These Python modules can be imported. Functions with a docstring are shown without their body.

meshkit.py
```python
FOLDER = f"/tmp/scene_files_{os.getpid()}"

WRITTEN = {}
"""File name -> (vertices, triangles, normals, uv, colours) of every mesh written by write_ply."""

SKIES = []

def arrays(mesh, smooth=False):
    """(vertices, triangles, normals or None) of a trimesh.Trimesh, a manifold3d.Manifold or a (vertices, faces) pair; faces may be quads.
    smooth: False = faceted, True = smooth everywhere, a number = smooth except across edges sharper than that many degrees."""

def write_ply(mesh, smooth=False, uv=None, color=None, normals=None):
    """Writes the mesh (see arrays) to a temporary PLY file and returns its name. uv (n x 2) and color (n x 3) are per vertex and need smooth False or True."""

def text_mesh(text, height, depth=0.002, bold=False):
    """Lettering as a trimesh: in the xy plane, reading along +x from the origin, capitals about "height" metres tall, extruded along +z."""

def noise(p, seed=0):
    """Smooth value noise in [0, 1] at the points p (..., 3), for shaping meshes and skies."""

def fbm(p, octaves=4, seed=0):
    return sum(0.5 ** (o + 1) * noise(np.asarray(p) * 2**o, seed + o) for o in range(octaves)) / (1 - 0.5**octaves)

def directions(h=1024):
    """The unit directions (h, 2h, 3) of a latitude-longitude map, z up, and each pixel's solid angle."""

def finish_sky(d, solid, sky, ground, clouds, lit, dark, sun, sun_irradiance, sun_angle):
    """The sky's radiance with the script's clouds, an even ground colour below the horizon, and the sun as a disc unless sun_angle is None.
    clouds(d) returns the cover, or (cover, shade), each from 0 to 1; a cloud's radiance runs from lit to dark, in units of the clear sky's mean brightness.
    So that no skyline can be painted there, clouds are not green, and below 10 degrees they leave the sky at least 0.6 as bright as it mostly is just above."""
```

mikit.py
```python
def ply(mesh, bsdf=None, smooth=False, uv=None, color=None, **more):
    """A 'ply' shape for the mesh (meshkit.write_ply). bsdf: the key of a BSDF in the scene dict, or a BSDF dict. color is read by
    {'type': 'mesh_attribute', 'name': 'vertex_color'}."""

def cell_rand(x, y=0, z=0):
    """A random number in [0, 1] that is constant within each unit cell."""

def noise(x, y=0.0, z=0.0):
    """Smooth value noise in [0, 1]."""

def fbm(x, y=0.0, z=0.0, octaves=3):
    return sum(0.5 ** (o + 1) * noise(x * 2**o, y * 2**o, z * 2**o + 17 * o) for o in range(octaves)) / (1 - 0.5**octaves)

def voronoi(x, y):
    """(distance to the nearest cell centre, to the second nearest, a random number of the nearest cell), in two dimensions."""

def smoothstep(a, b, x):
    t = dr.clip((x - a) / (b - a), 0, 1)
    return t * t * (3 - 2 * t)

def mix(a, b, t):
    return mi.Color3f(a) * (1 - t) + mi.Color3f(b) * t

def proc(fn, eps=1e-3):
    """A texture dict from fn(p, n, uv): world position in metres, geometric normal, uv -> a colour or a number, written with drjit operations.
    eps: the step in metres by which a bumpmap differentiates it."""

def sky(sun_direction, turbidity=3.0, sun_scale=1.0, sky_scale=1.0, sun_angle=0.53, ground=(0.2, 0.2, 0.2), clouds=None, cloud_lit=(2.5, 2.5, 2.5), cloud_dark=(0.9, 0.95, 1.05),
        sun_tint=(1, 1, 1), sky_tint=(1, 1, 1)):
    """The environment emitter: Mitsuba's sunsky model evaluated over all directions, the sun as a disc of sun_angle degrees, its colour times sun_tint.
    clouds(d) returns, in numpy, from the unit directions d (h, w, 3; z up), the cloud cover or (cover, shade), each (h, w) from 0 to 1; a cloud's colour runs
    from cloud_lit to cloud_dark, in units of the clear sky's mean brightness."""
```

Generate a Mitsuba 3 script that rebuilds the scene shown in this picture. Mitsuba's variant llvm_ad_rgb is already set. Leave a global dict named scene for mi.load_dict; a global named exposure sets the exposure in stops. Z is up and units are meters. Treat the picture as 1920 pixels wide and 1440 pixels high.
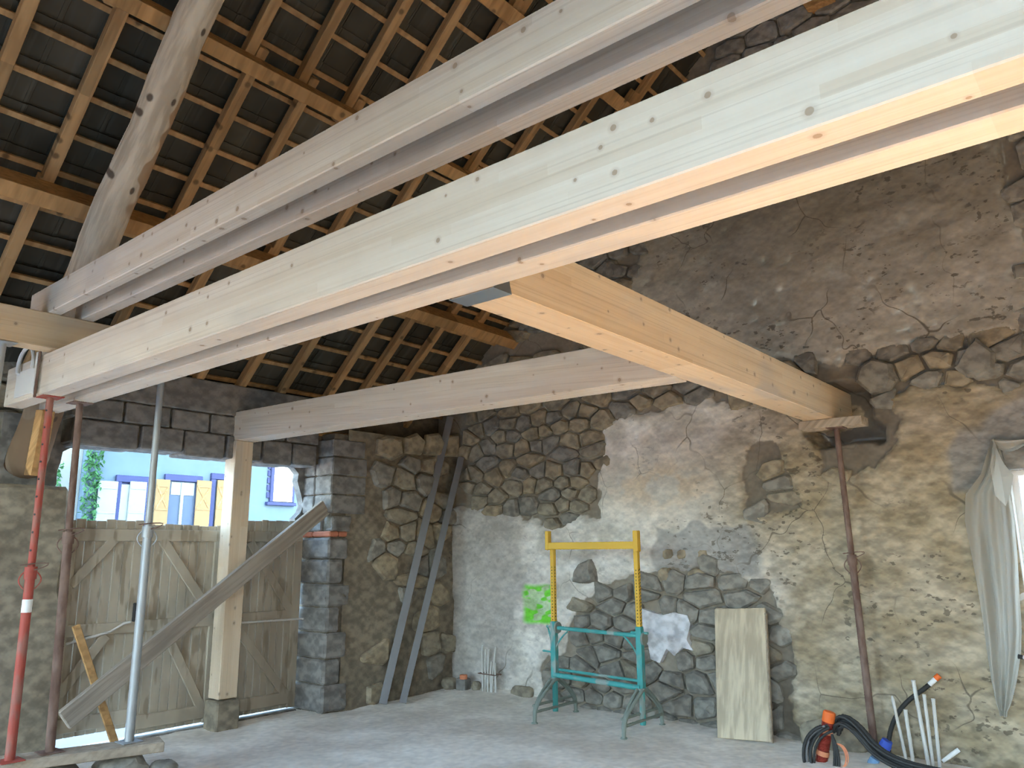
import math, random
import numpy as np, trimesh, drjit as dr
import mitsuba as mi
import mikit, meshkit
from mikit import noise, fbm, voronoi, cell_rand, smoothstep, mix, proc
from shapely.geometry import Polygon

rng = np.random.default_rng(7)
random.seed(7)
scene, labels = {}, {}
T = mi.ScalarTransform4f

# ------------------------------------------------------------------ camera, sky, sun, exposure
CAM = np.array([6.73747, -7.01877, 1.6])
FWD = np.array([-0.6250237, 0.7513046, 0.2118650])
UP = np.array([0.1403927, -0.1587938, 0.9772791])
scene['camera'] = {'type': 'perspective', 'fov': 67.43928, 'fov_axis': 'x', 'near_clip': 0.05, 'far_clip': 500.0,
                   'to_world': T().look_at(origin=CAM.tolist(), target=(CAM + FWD).tolist(), up=UP.tolist())}
SUN = np.array([0.92, -0.28, 0.29]); SUN /= np.linalg.norm(SUN)
scene['sky'] = mikit.sky(SUN.tolist(), turbidity=3.0, sun_scale=0.0, sky_scale=1.0, sky_tint=(0.97, 1.0, 1.06), ground=(0.3, 0.29, 0.27))
scene['sun'] = {'type': 'directional', 'direction': (-SUN).tolist(), 'irradiance': {'type': 'rgb', 'value': [0.60, 0.365, 0.15]}}
exposure = 6.9

# ------------------------------------------------------------------ materials
def rgb(c): return {'type': 'rgb', 'value': list(c)}
def mat(name, color, rough=0.8, metallic=0.0, spec=0.3):
    c = color if isinstance(color, dict) else rgb(color)
    scene[name] = {'type': 'twosided', 'bsdf': {'type': 'principled', 'base_color': c, 'roughness': rough, 'metallic': metallic, 'specular': spec}}
    return name

def glulam(axis, ca, cb, tone=1.0, lam=0.043):
    ax = 'xyz'.index(axis)
    def fn(p, n, uv):
        al = p[ax]
        if axis == 'z': v, w = p.x + p.y * 1.3, p.x * 23 + p.y
        else: v, w = p.z + (p.y if axis == 'x' else p.x) * 1.0, p.z
        L = dr.floor(p.z / lam) if axis != 'z' else dr.floor(v / 0.1)
        off = cell_rand(L, 7) * 3.1
        piece = cell_rand(L, dr.floor(al / 1.35 + off), 3)
        g1 = fbm(al * 2.2, v * 55 + off, w * 9, octaves=3)
        rings = noise(al * 1.1 + off, v * 150, w * 30)
        c = mix(ca, cb, dr.clip(0.55 * piece + 0.75 * g1 - 0.15, 0, 1))
        c = mix(c, mi.Color3f(cb) * 0.80, 0.35 * smoothstep(0.60, 0.85, rings))
        a, b, r = voronoi(al * 6.5, v * 6.5 + 3.3 * off * 0)
        rad = 0.035 + 0.065 * cell_rand(r * 9999, 5)
        on = dr.select(r < 0.36, 1.0, 0.0)
        kd = a / rad
        c = mix(c, mi.Color3f(0.30, 0.20, 0.12), on * 0.85 * (1 - smoothstep(0.75, 1.0, kd)))
        c = mix(c, mi.Color3f(0.42, 0.33, 0.25), on * 0.35 * (1 - smoothstep(1.0, 2.2, kd)))
        stain = smoothstep(0.58, 0.78, fbm(al * 1.7, v * 5, 4.2, octaves=3))
        c = mix(c, mi.Color3f(0.43, 0.39, 0.355), (0.40 + 0.25 * smoothstep(4.5, 6.5, p.x)) * stain)
        return c * tone
    return proc(fn)

mat('m_beam_x', glulam('x', (0.66, 0.595, 0.505), (0.555, 0.465, 0.36)), 0.65)
mat('m_beam_y', glulam('y', (0.70, 0.56, 0.39), (0.58, 0.43, 0.27)), 0.65)
mat('m_beam_z', glulam('z', (0.72, 0.60, 0.46), (0.60, 0.46, 0.31)), 0.7)

def timber(ca, cb, scale=1.0, knots=True):
    def fn(p, n, uv):
        a = p.x * 0.74 + p.z * 0.67
        g = fbm(a * 3 * scale + 3, p.y * 30 * scale, (p.z - p.x) * 30 * scale, octaves=3)
        c = mix(ca, cb, smoothstep(0.25, 0.75, g))
        c = c * (0.8 + 0.4 * cell_rand(dr.floor(p.y * 2.17 + 0.3), dr.floor(a / 1.4)))
        if knots:
            d, e, r = voronoi(a * 5, p.y * 5)
            c = mix(c, mi.Color3f(cb) * 0.35, dr.select(r < 0.25, 0.8, 0.0) * (1 - smoothstep(0.06, 0.16, d)))
        return c
    return proc(fn)
mat('m_rafter', timber((0.44, 0.275, 0.13), (0.32, 0.185, 0.08)), 0.8)
mat('m_purlin', timber((0.46, 0.27, 0.115), (0.33, 0.18, 0.07)), 0.8)
mat('m_oldwood', timber((0.44, 0.37, 0.28), (0.30, 0.245, 0.18)), 0.85)
mat('m_plank', timber((0.36, 0.30, 0.23), (0.27, 0.22, 0.165), 1.0), 0.85)

def upright(ca, cb):
    def fn(p, n, uv):
        g = fbm(p.x * 34, p.y * 20, p.z * 1.6, octaves=4)
        h = fbm(p.x * 4, p.y * 4, p.z * 2.2, octaves=3)
        c = mix(ca, cb, smoothstep(0.3, 0.7, g))
        return c * (0.8 + 0.4 * h)
    return proc(fn)
mat('m_board', upright((0.62, 0.53, 0.385), (0.47, 0.39, 0.275)), 0.75)
def along_brace(p, n, uv):
    a = p.y * 0.81 + p.z * 0.58; b = p.z * 0.81 - p.y * 0.58
    g = fbm(a * 2, b * 40, p.x * 30, octaves=4)
    return mix((0.36, 0.31, 0.255), (0.245, 0.205, 0.165), smoothstep(0.3, 0.7, g))
mat('m_brace', proc(along_brace), 0.85)

def log_fn(p, n, uv):
    a = p.x * 0.7 + p.z * 0.72
    g = fbm(a * 4, p.y * 24, (p.z - p.x) * 24, octaves=4)
    c = mix((0.68, 0.57, 0.43), (0.50, 0.40, 0.285), smoothstep(0.3, 0.7, g))
    e = p.y * 3.2 + (fbm(a * 3.1, p.y * 4, 3.3) - 0.5) * 1.3 + 4.93 * 3.2 - 0.10
    c = mix(c, mix((0.47, 0.31, 0.18), (0.38, 0.24, 0.135), g), smoothstep(0.12, 0.17, e))
    c = mix(c, mi.Color3f(0.16, 0.105, 0.065), 0.85 * (1 - smoothstep(2.75, 3.15, p.z + 0.3 * (g - 0.5))))
    d, e2, r = voronoi(a * 3.3, p.y * 6)
    c = mix(c, mi.Color3f(0.09, 0.06, 0.04), dr.select(r < 0.3, 0.9, 0.0) * (1 - smoothstep(0.06, 0.12, d)))
    return c
mat('m_log', proc(log_fn), 0.85)

def tile_fn(p, n, uv):
    s = p.x * 0.744 + p.z * 0.668
    st = fbm(s * 2.5, p.y * 32, 1.3, octaves=3)
    b = fbm(s * 3, p.y * 3, 2.2, octaves=3)
    c = mix((0.074, 0.065, 0.046), (0.045, 0.043, 0.032), smoothstep(0.3, 0.7, b))
    c = mix(c, mi.Color3f(0.088, 0.086, 0.071), 0.55 * smoothstep(0.52, 0.72, st))
    return c * (0.75 + 0.5 * cell_rand(dr.floor(p.y / 0.25), dr.floor((s - 2.29) / 0.311)))
mat('m_tile', proc(tile_fn), 0.8)

def stone_fn(tint):
    def fn(p, n, uv):
        g = fbm(p.x * 16, p.y * 16, p.z * 16, octaves=4)
        h = fbm(p.x * 2.3, p.y * 2.3 + 5, p.z * 3.1, octaves=3)
        c = mix(mi.Color3f(tint) * 0.72, mi.Color3f(tint) * 1.25, smoothstep(0.25, 0.75, g))
        return c * (0.82 + 0.36 * h)
    return proc(fn)
STONES = [mat('m_stone_a', stone_fn((0.30, 0.265, 0.20)), 0.9), mat('m_stone_b', stone_fn((0.26, 0.245, 0.21)), 0.9), mat('m_stone_c', stone_fn((0.335, 0.28, 0.195)), 0.9)]
mat('m_block', stone_fn((0.215, 0.205, 0.19)), 0.92)
mat('m_mortar_dark', stone_fn((0.15, 0.13, 0.10)), 0.95)
mat('m_jamb', stone_fn((0.235, 0.20, 0.148)), 0.95)

def plaster_fn(p, n, uv):
    q = p.x + 0.35 * (fbm(p.x * 1.4, p.z * 1.4, 3.0) - 0.5) * 4
    g = fbm(p.x * 5, p.y * 5, p.z * 5, octaves=5)
    h = fbm(p.x * 1.1 + 4, p.z * 1.5, 0.7, octaves=3)
    grain = fbm(p.x * 30, p.y * 30, p.z * 30, octaves=2)
    tan = mix((0.30, 0.245, 0.16), (0.42, 0.36, 0.265), smoothstep(0.3, 0.7, g))
    grey = mix((0.40, 0.375, 0.33), (0.58, 0.555, 0.51), smoothstep(0.3, 0.7, g))
    corner_shade = 1 - smoothstep(1.0, 1.5, p.x + 1.6 * (fbm(p.x * 1.7 + 3, p.z * 1.7, 6.0, octaves=4) - 0.5) - 0.25 * (p.z - 1.0))
    grey = mix(grey, mix((0.26, 0.245, 0.225), (0.35, 0.33, 0.31), g), 0.8 * corner_shade)  # greyer render near the corner, with pillar shade painted into its colour
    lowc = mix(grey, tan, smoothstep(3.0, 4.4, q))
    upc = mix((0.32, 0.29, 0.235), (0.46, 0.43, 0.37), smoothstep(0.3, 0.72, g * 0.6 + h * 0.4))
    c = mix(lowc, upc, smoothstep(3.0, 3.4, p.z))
    # darker brown towards the top, ochre bloom on the mid wall
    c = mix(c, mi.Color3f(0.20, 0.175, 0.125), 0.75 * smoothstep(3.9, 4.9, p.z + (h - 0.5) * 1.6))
    och = dr.exp(-(dr.square((p.x - 2.9) / 0.7) + dr.square((p.z - 2.25) / 0.28)))
    c = mix(c, mi.Color3f(0.33, 0.235, 0.13), 0.7 * och * smoothstep(0.35, 0.6, g))
    och2 = dr.exp(-(dr.square((p.x - 0.1) / 0.45) + dr.square((p.z - 1.0) / 0.8)))
    # grey cement render patch
    e = (fbm(p.x * 4, p.z * 4, 9.0) - 0.5) * 0.22
    cem = smoothstep(2.78, 2.83, p.x + e) * (1 - smoothstep(3.75, 3.95, p.x + e)) * smoothstep(1.30, 1.36, p.z + e) * (1 - smoothstep(1.80, 1.84, p.z + e))
    c = mix(c, mix((0.24, 0.235, 0.22), (0.31, 0.30, 0.28), g), 0.9 * cem)
    win = smoothstep(5.50, 5.58, p.x + e) * smoothstep(2.02, 2.1, p.z + e * 0.5 + (p.x - 5.5) * 0.1) * (1 - smoothstep(0.0, 0.1, p.z - 2.42 - (p.x - 5.55) * 0.55 + e))
    c = mix(c, mi.Color3f(0.27, 0.265, 0.25), 0.9 * win)
    mot = fbm(p.x * 11, p.y * 11, p.z * 19, octaves=4)
    c = c * (1.0 + (0.10 + 0.13 * smoothstep(3.0, 4.2, q) * (1 - smoothstep(2.9, 3.3, p.z))) * (2 * smoothstep(0.28, 0.72, mot) - 1))
    # dark pits and fine cracks
    c = mix(c, mi.Color3f(0.10, 0.085, 0.06), 0.7 * smoothstep(0.66, 0.74, fbm(p.x * 17, p.z * 30, 2.0, octaves=4)) * smoothstep(0.42, 0.62, fbm(p.x * 2.3, p.z * 2.3, 8.0, octaves=2)) * (0.25 + 0.75 * smoothstep(2.2, 3.2, q)))
    c = mix(mix((0.17, 0.145, 0.11), (0.25, 0.22, 0.175), g), c, smoothstep(0.2, 0.6, uv.x))
    x2, z2 = p.x + 0.12 * noise(p.x * 9, p.z * 9), p.z + 0.12 * noise(p.x * 9 + 7, p.z * 9)
    d1, d2, r = voronoi(x2 * 1.6, z2 * 1.3)
    c = mix(c, mi.Color3f(0.12, 0.10, 0.07), 0.75 * (1 - smoothstep(0.004, 0.022, d2 - d1)) * smoothstep(0.45, 0.6, fbm(p.x * 1.2, p.z * 1.2, 5.5)))
    # fluorescent green spray paint marks
    gx, gz = (p.x - 1.30), (p.z - 1.015)
    soft = (1 - smoothstep(0.16, 0.25, dr.abs(gx + 0.03 * gz) + 0.06 * (g - 0.5))) * (1 - smoothstep(0.17, 0.23, dr.abs(gz) + 0.06 * (g - 0.5)))
    str_ = smoothstep(0.35, 0.55, noise(gx * 9 + gz * 6, gz * 26 - gx * 6, 4.0))
    gap = smoothstep(0.012, 0.03, dr.abs(gz - 0.02 + 0.1 * gx))
    c = mix(c, mi.Color3f(0.13, 0.52, 0.03), soft * (0.35 + 0.6 * str_ * gap))
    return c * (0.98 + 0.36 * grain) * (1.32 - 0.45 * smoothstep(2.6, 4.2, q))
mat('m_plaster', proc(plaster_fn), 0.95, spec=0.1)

def floor_fn(p, n, uv):
    g = fbm(p.x * 2.2, p.y * 2.2, 1.0, octaves=5)
    k = fbm(p.x * 22, p.y * 22, 2.0, octaves=2)
    c = mix((0.60, 0.555, 0.495), (0.75, 0.71, 0.65), smoothstep(0.3, 0.7, g))
    return c * (0.86 + 0.28 * k)
mat('m_floor', proc(floor_fn), 0.9, spec=0.15)

def gate_fn(p, n, uv):
    g = fbm(p.y * 7, p.z * 1.6, p.x * 7, octaves=4)
    c = mix((0.46, 0.405, 0.32), (0.37, 0.32, 0.25), smoothstep(0.3, 0.7, g))
    return mix(c, mi.Color3f(0.24, 0.19, 0.13), 0.7 * smoothstep(0.60, 0.75, fbm(p.y * 16, p.z * 4, 3, octaves=3)))
mat('m_gate', proc(gate_fn), 0.75)

def rust_fn(p, n, uv):
    g = fbm(p.x * 20, p.y * 20, p.z * 7, octaves=4)
    return mix((0.135, 0.080, 0.062), (0.225, 0.155, 0.125), smoothstep(0.3, 0.7, g))
mat('m_rust', proc(rust_fn), 0.7)
def red_fn(p, n, uv):
    g = fbm(p.x * 20, p.y * 20, p.z * 8, octaves=4)
    return mix((0.36, 0.075, 0.055), (0.30, 0.13, 0.10), smoothstep(0.4, 0.7, g))
mat('m_red', proc(red_fn), 0.6)
mat('m_galv', (0.42, 0.44, 0.45), 0.55, 0.6)
mat('m_steel', (0.23, 0.235, 0.245), 0.5, 0.3)
mat('m_hanger', (0.40, 0.44, 0.47), 0.35, 0.85)
def teal_fn(p, n, uv):
    g = fbm(p.x * 18, p.y * 18, p.z * 9, octaves=4)
    c = mix((0.06, 0.32, 0.31), (0.09, 0.42, 0.40), g)
    return mix(c, mi.Color3f(0.40, 0.42, 0.38), 0.8 * smoothstep(0.52, 0.68, fbm(p.x * 10 + 3, p.y * 10, p.z * 5, octaves=3)))
mat('m_teal', proc(teal_fn), 0.5)
mat('m_legs', (0.24, 0.28, 0.245), 0.6)
mat('m_yellow', (0.72, 0.46, 0.06), 0.5)
mat('m_dark', (0.03, 0.03, 0.03), 0.7)
mat('m_black_cable', (0.035, 0.036, 0.036), 0.55)
mat('m_orange', (0.85, 0.17, 0.035), 0.5)
mat('m_redpipe', (0.33, 0.055, 0.04), 0.5)
mat('m_tape', (0.72, 0.28, 0.15), 0.6)
mat('m_blue', (0.06, 0.12, 0.55), 0.5)
mat('m_lightblue', (0.22, 0.38, 0.60), 0.5)
mat('m_greypipe', (0.62, 0.61, 0.58), 0.55)
mat('m_white', (0.80, 0.80, 0.79), 0.55)
mat('m_whiteplaster', stone_fn((0.66, 0.66, 0.68)), 0.9)
mat('m_brick', (0.46, 0.17, 0.10), 0.85)
def facade_fn(p, n, uv):
    g = fbm(p.y * 2, p.z * 2, 1.0, octaves=4)
    return mix((0.125, 0.18, 0.225), (0.10, 0.155, 0.20), g)
mat('m_facade', proc(facade_fn), 0.9)
mat('m_facade_trim', (0.045, 0.055, 0.13), 0.8)
mat('m_shutter_tan', (0.26, 0.17, 0.075), 0.7)
mat('m_shutter_white', (0.25, 0.28, 0.26), 0.7)
mat('m_leaf', (0.045, 0.14, 0.05), 0.7)
mat('m_slate', (0.08, 0.11, 0.16), 0.7)
mat('m_grass', (0.07, 0.10, 0.035), 0.9)
mat('m_street', (0.36, 0.35, 0.34), 0.95)
scene['m_glass'] = {'type': 'thindielectric', 'int_ior': 1.5}
scene['m_sheet'] = {'type': 'principledthin', 'base_color': rgb((0.56, 0.55, 0.50)), 'roughness': 0.55, 'diff_trans': 0.8, 'spec_trans': 0.0}
scene['m_film'] = {'type': 'principledthin', 'base_color': rgb((0.93, 0.95, 0.92)), 'roughness': 0.6, 'diff_trans': 1.7, 'spec_trans': 0.0}

# ------------------------------------------------------------------ helpers
counts = {}
def key(name, parent=None):
    full = f'{parent}__{name}' if parent else name
    n = counts.get(full, -1) + 1
    counts[full] = n
    return full if n == 0 else f'{full}_{n:03d}'
def obj(name, mesh, m, parent=None, smooth=False, **kw):
    k = key(name, parent)
    scene[k] = mikit.ply(mesh, m, smooth, **kw)
    return k
def thing(name, label, cat, group=None, kind=None):
    k = key(name)
    labels[k] = {'label': label, 'category': cat}
    if group: labels[k]['group'] = group
    if kind: labels[k]['kind'] = kind
    return k
def tag(k, label, cat=None, group=None, kind=None):
    d = {'label': label}
    if cat: d['category'] = cat
    if group: d['group'] = group
    if kind: d['kind'] = kind
    labels[k] = d
    return k
cat = trimesh.util.concatenate

def cbox(sx, sy, sz, bev=0.006):
    """chamfered box centred on the origin, 24 corners."""
    h = np.array([sx, sy, sz]) / 2
    b = min(bev, h.min() * 0.6)
    pts = [[s[k] * (h[k] - (0 if k == a else b)) for k in range(3)] for s in np.array(np.meshgrid(*[[-1, 1]] * 3)).T.reshape(-1, 3) for a in range(3)]
    return trimesh.convex.convex_hull(np.array(pts))
def box(x0, x1, y0, y1, z0, z1, bev=0.006):
    m = cbox(abs(x1 - x0), abs(y1 - y0), abs(z1 - z0), bev)
    m.apply_translation([(x0 + x1) / 2, (y0 + y1) / 2, (z0 + z1) / 2])
    return m
def unit(v):
    v = np.asarray(v, float)
    return v / np.linalg.norm(v)
def bar(p0, p1, w, h, up=(0, 0, 1), bev=0.004):
    """box along p0-p1; h is measured along up, w across."""
    p0, p1 = np.asarray(p0, float), np.asarray(p1, float)
    d = unit(p1 - p0); s = unit(np.cross(d, up)); u = np.cross(s, d)
    m = cbox(np.linalg.norm(p1 - p0), w, h, bev)
    M = np.eye(4); M[:3, 0], M[:3, 1], M[:3, 2], M[:3, 3] = d, s, u, (p0 + p1) / 2
    if np.linalg.det(M[:3, :3]) < 0: M[:3, 1] *= -1
    m.apply_transform(M)
    return m
def tube(path, r, n=12, cap=True):
    P = np.asarray(path, float)
    r = np.broadcast_to(np.asarray(r, float), (len(P),))
    tan = np.gradient(P, axis=0); tan /= np.linalg.norm(tan, axis=1, keepdims=True)
    a = unit(np.cross(tan[0], [0, 0, 1] if abs(tan[0][2]) < 0.9 else [1, 0, 0]))
    V = []
    for i in range(len(P)):
        a = unit(a - tan[i] * (a @ tan[i])); b = np.cross(tan[i], a)
        t = np.arange(n) * 2 * np.pi / n
        V.append(P[i] + r[i] * (np.cos(t)[:, None] * a + np.sin(t)[:, None] * b))
    F = []
    for i in range(len(P) - 1):
        for j in range(n):
            k = (j + 1) % n
            F += [[i * n + j, i * n + k, (i + 1) * n + k], [i * n + j, (i + 1) * n + k, (i + 1) * n + j]]
    V = np.vstack(V)
    if cap:
        c0, c1 = len(V), len(V) + 1
        V = np.vstack([V, P[:1], P[-1:]])
        L = (len(P) - 1) * n
        for j in range(n):
            k = (j + 1) % n
            F += [[c0, k, j], [c1, L + j, L + k]]
    return trimesh.Trimesh(V, F, process=False)
def ring(c, axis, R, r, n=20, m=6):
    a = unit(np.cross(axis, [0.3, 0.5, 0.8])); b = np.cross(unit(axis), a)
    t = np.linspace(0, 2 * np.pi, n + 1)
    return tube(np.asarray(c) + R * (np.cos(t)[:, None] * a + np.sin(t)[:, None] * b), r, m, cap=False)
def smooth_path(pts, n=24):
    from scipy.interpolate import CubicSpline
    pts = np.asarray(pts, float)
    d = np.r_[0, np.cumsum(np.linalg.norm(np.diff(pts, axis=0), axis=1))]
    return CubicSpline(d, pts)(np.linspace(0, d[-1], n))
def disc(c, axis, r, h, n=16):
    c = np.asarray(c, float); axis = unit(axis)
    return tube([c - axis * h / 2, c + axis * h / 2], r, n)
def extr(poly, depth, origin, ex, ey):
    """polygon in the plane (ex, ey) at origin, extruded by depth along ex x ey."""
    m = trimesh.creation.extrude_polygon(Polygon(poly).buffer(0), depth, engine='earcut')
    M = np.eye(4); M[:3, 0], M[:3, 1], M[:3, 2], M[:3, 3] = ex, ey, np.cross(ex, ey), origin
    m.apply_transform(M)
    return m
def inside(poly, X, Z):
    """signed distance: positive inside."""
    P = np.asarray(poly, float); n = len(P)
    d = np.full(X.shape, 1e9); odd = np.zeros(X.shape, bool)
    for i in range(n):
        (x0, z0), (x1, z1) = P[i], P[(i + 1) % n]
        ex, ez = x1 - x0, z1 - z0
        t = np.clip(((X - x0) * ex + (Z - z0) * ez) / (ex * ex + ez * ez + 1e-12), 0, 1)
        d = np.minimum(d, np.hypot(X - x0 - t * ex, Z - z0 - t * ez))
        if abs(ez) > 1e-9:
            odd ^= ((z0 > Z) != (z1 > Z)) & (X < ex * (Z - z0) / ez + x0)
    return np.where(odd, d, -d)
def stone(poly, depth, place, r):
    """rough stone from a 2-D outline; place(a, b, h) -> 3-D point with h out of the wall."""
    P = np.asarray(poly, float); c = P.mean(0); n = len(P)
    tilt = r.uniform(-0.12, 0.12, 2)
    V = []
    for k, (s, h) in enumerate([(1.0, -0.02), (0.985, 0.62), (0.80, 1.0)]):
        for q in P:
            e = c + (q - c) * s * (1 + (r.uniform(-0.04, 0.04) if k else 0))
            V.append(place(e[0], e[1], depth * h + (e - c) @ tilt * (0.3 if k else 0) + (r.uniform(-0.12, 0.12) * depth if k else 0)))
    V.append(place(c[0], c[1], depth * r.uniform(0.95, 1.15)))
    F = []
    for k in range(2):
        for j in range(n):
            i = (j + 1) % n
            F += [[k * n + j, k * n + i, (k + 1) * n + i], [k * n + j, (k + 1) * n + i, (k + 1) * n + j]]
    for j in range(n):
        F.append([2 * n + j, 2 * n + (j + 1) % n, 3 * n])
    return trimesh.Trimesh(np.array(V), F, process=False)
def rubble(a0, a1, b0, b1, da, db, r, drop=0.22, gap=0.007):
    """irregular rubble: shrunken, rounded Voronoi cells of a jittered, staggered lattice with some points left out."""
    from scipy.spatial import Voronoi
    pts = []
    for j, b in enumerate(np.arange(b0 - db, b1 + db, db)):
        for a in np.arange(a0 - da, a1 + da, da):
            if r.random() < drop: continue
            pts.append([a + da * (0.5 * (j % 2) + r.uniform(-.30, .30)), (b + db * r.uniform(-.26, .26)) * (da / db)])
    vor, out = Voronoi(np.array(pts)), []
    for reg in vor.point_region:
        reg = vor.regions[reg]
        if -1 in reg or len(reg) < 4: continue
        q = vor.vertices[reg] * [1, db / da]
        p = Polygon(q).buffer(-gap)
        if p.is_empty or p.geom_type != 'Polygon' or p.area < 0.004 or p.area > 0.16: continue
        rr_ = 0.30 * math.sqrt(p.area) * r.uniform(0.3, 0.9)
        p = p.buffer(-rr_ * .6, quad_segs=2).buffer(rr_ * .6, quad_segs=2).simplify(0.010)
        if p.is_empty or p.geom_type != 'Polygon': continue
        q = np.array(p.exterior.coords)[:-1]
        if len(q) > 11: q = np.array(p.simplify(0.02).exterior.coords)[:-1]
        if len(q) < 4: continue
        out.append(q + r.normal(0, 0.004, q.shape))
    out.sort(key=lambda q: (round(q[:, 1].mean(), 2), q[:, 0].mean()))
    return out

# roof coordinates: s up the slope from the eave, n inward from the rafters' underside
TH = math.radians(41.9)
RO = np.array([0, 0, 3.43]); SD = np.array([math.cos(TH), 0, math.sin(TH)]); ND = np.array([math.sin(TH), 0, -math.cos(TH)]); YD = np.array([0, 1.0, 0])
APEX_X = 4.9; APEX_Z = 3.43 + APEX_X * math.tan(TH)
def R(s, y, n=0.0): return RO + SD * s + ND * n + YD * y
def roofbox(s0, s1, y0, y1, n0, n1, bev=0.004):
    m = cbox(s1 - s0, y1 - y0, n1 - n0, bev)
    M = np.eye(4); M[:3, 0], M[:3, 1], M[:3, 2] = SD, YD, np.cross(SD, YD)
    m.apply_transform(M)
    m.apply_translation(R((s0 + s1) / 2, (y0 + y1) / 2, (n0 + n1) / 2))
    return m

# ------------------------------------------------------------------ setting: floor and ground
def grid_mesh(a, b, f):
    A, B = np.meshgrid(a, b, indexing='ij')
    V = f(A, B).reshape(-1, 3)
    i = np.arange(len(a) * len(b)).reshape(len(a), len(b))
    Q = np.stack([i[:-1, :-1], i[1:, :-1], i[1:, 1:], i[:-1, 1:]], -1).reshape(-1, 4)
    return V, Q
def floor_z(x, y):
    p = np.stack([x, y, x * 0], -1)
    return 0.035 * (meshkit.fbm(p * 1.3, 4, 3) - 0.5) + 0.010 * (meshkit.noise(p * 9, 5) - 0.5) + 0.07 * np.exp(-((x - 0.75) / 0.8) ** 2 - ((y + 0.05) / 0.45) ** 2)
V, Q = grid_mesh(np.arange(-0.62, 10.2, 0.06), np.arange(-9.0, 0.31, 0.06), lambda x, y: np.stack([x, y, floor_z(x, y)], -1))
tag(obj('floor', (V, Q), 'm_floor', smooth=True), 'dusty grey beaten earth and concrete floor of the barn', 'floor', kind='structure')
tag(obj('ground', box(-40, -0.6, -40, 40, -0.3, -0.03), 'm_street'), 'pale street ground seen through the gap under the gate', 'ground', kind='structure')
tag(obj('ground', box(-0.5, 10.2, -60, -8.9, -0.3, -0.03), 'm_street'), 'pale yard ground outside the barn', 'ground', kind='structure')
tag(obj('ground', box(10.2, 60, -60, 40, -0.3, -0.03), 'm_grass'), 'grass meadow beyond the eave wall', 'ground', kind='structure')
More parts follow.
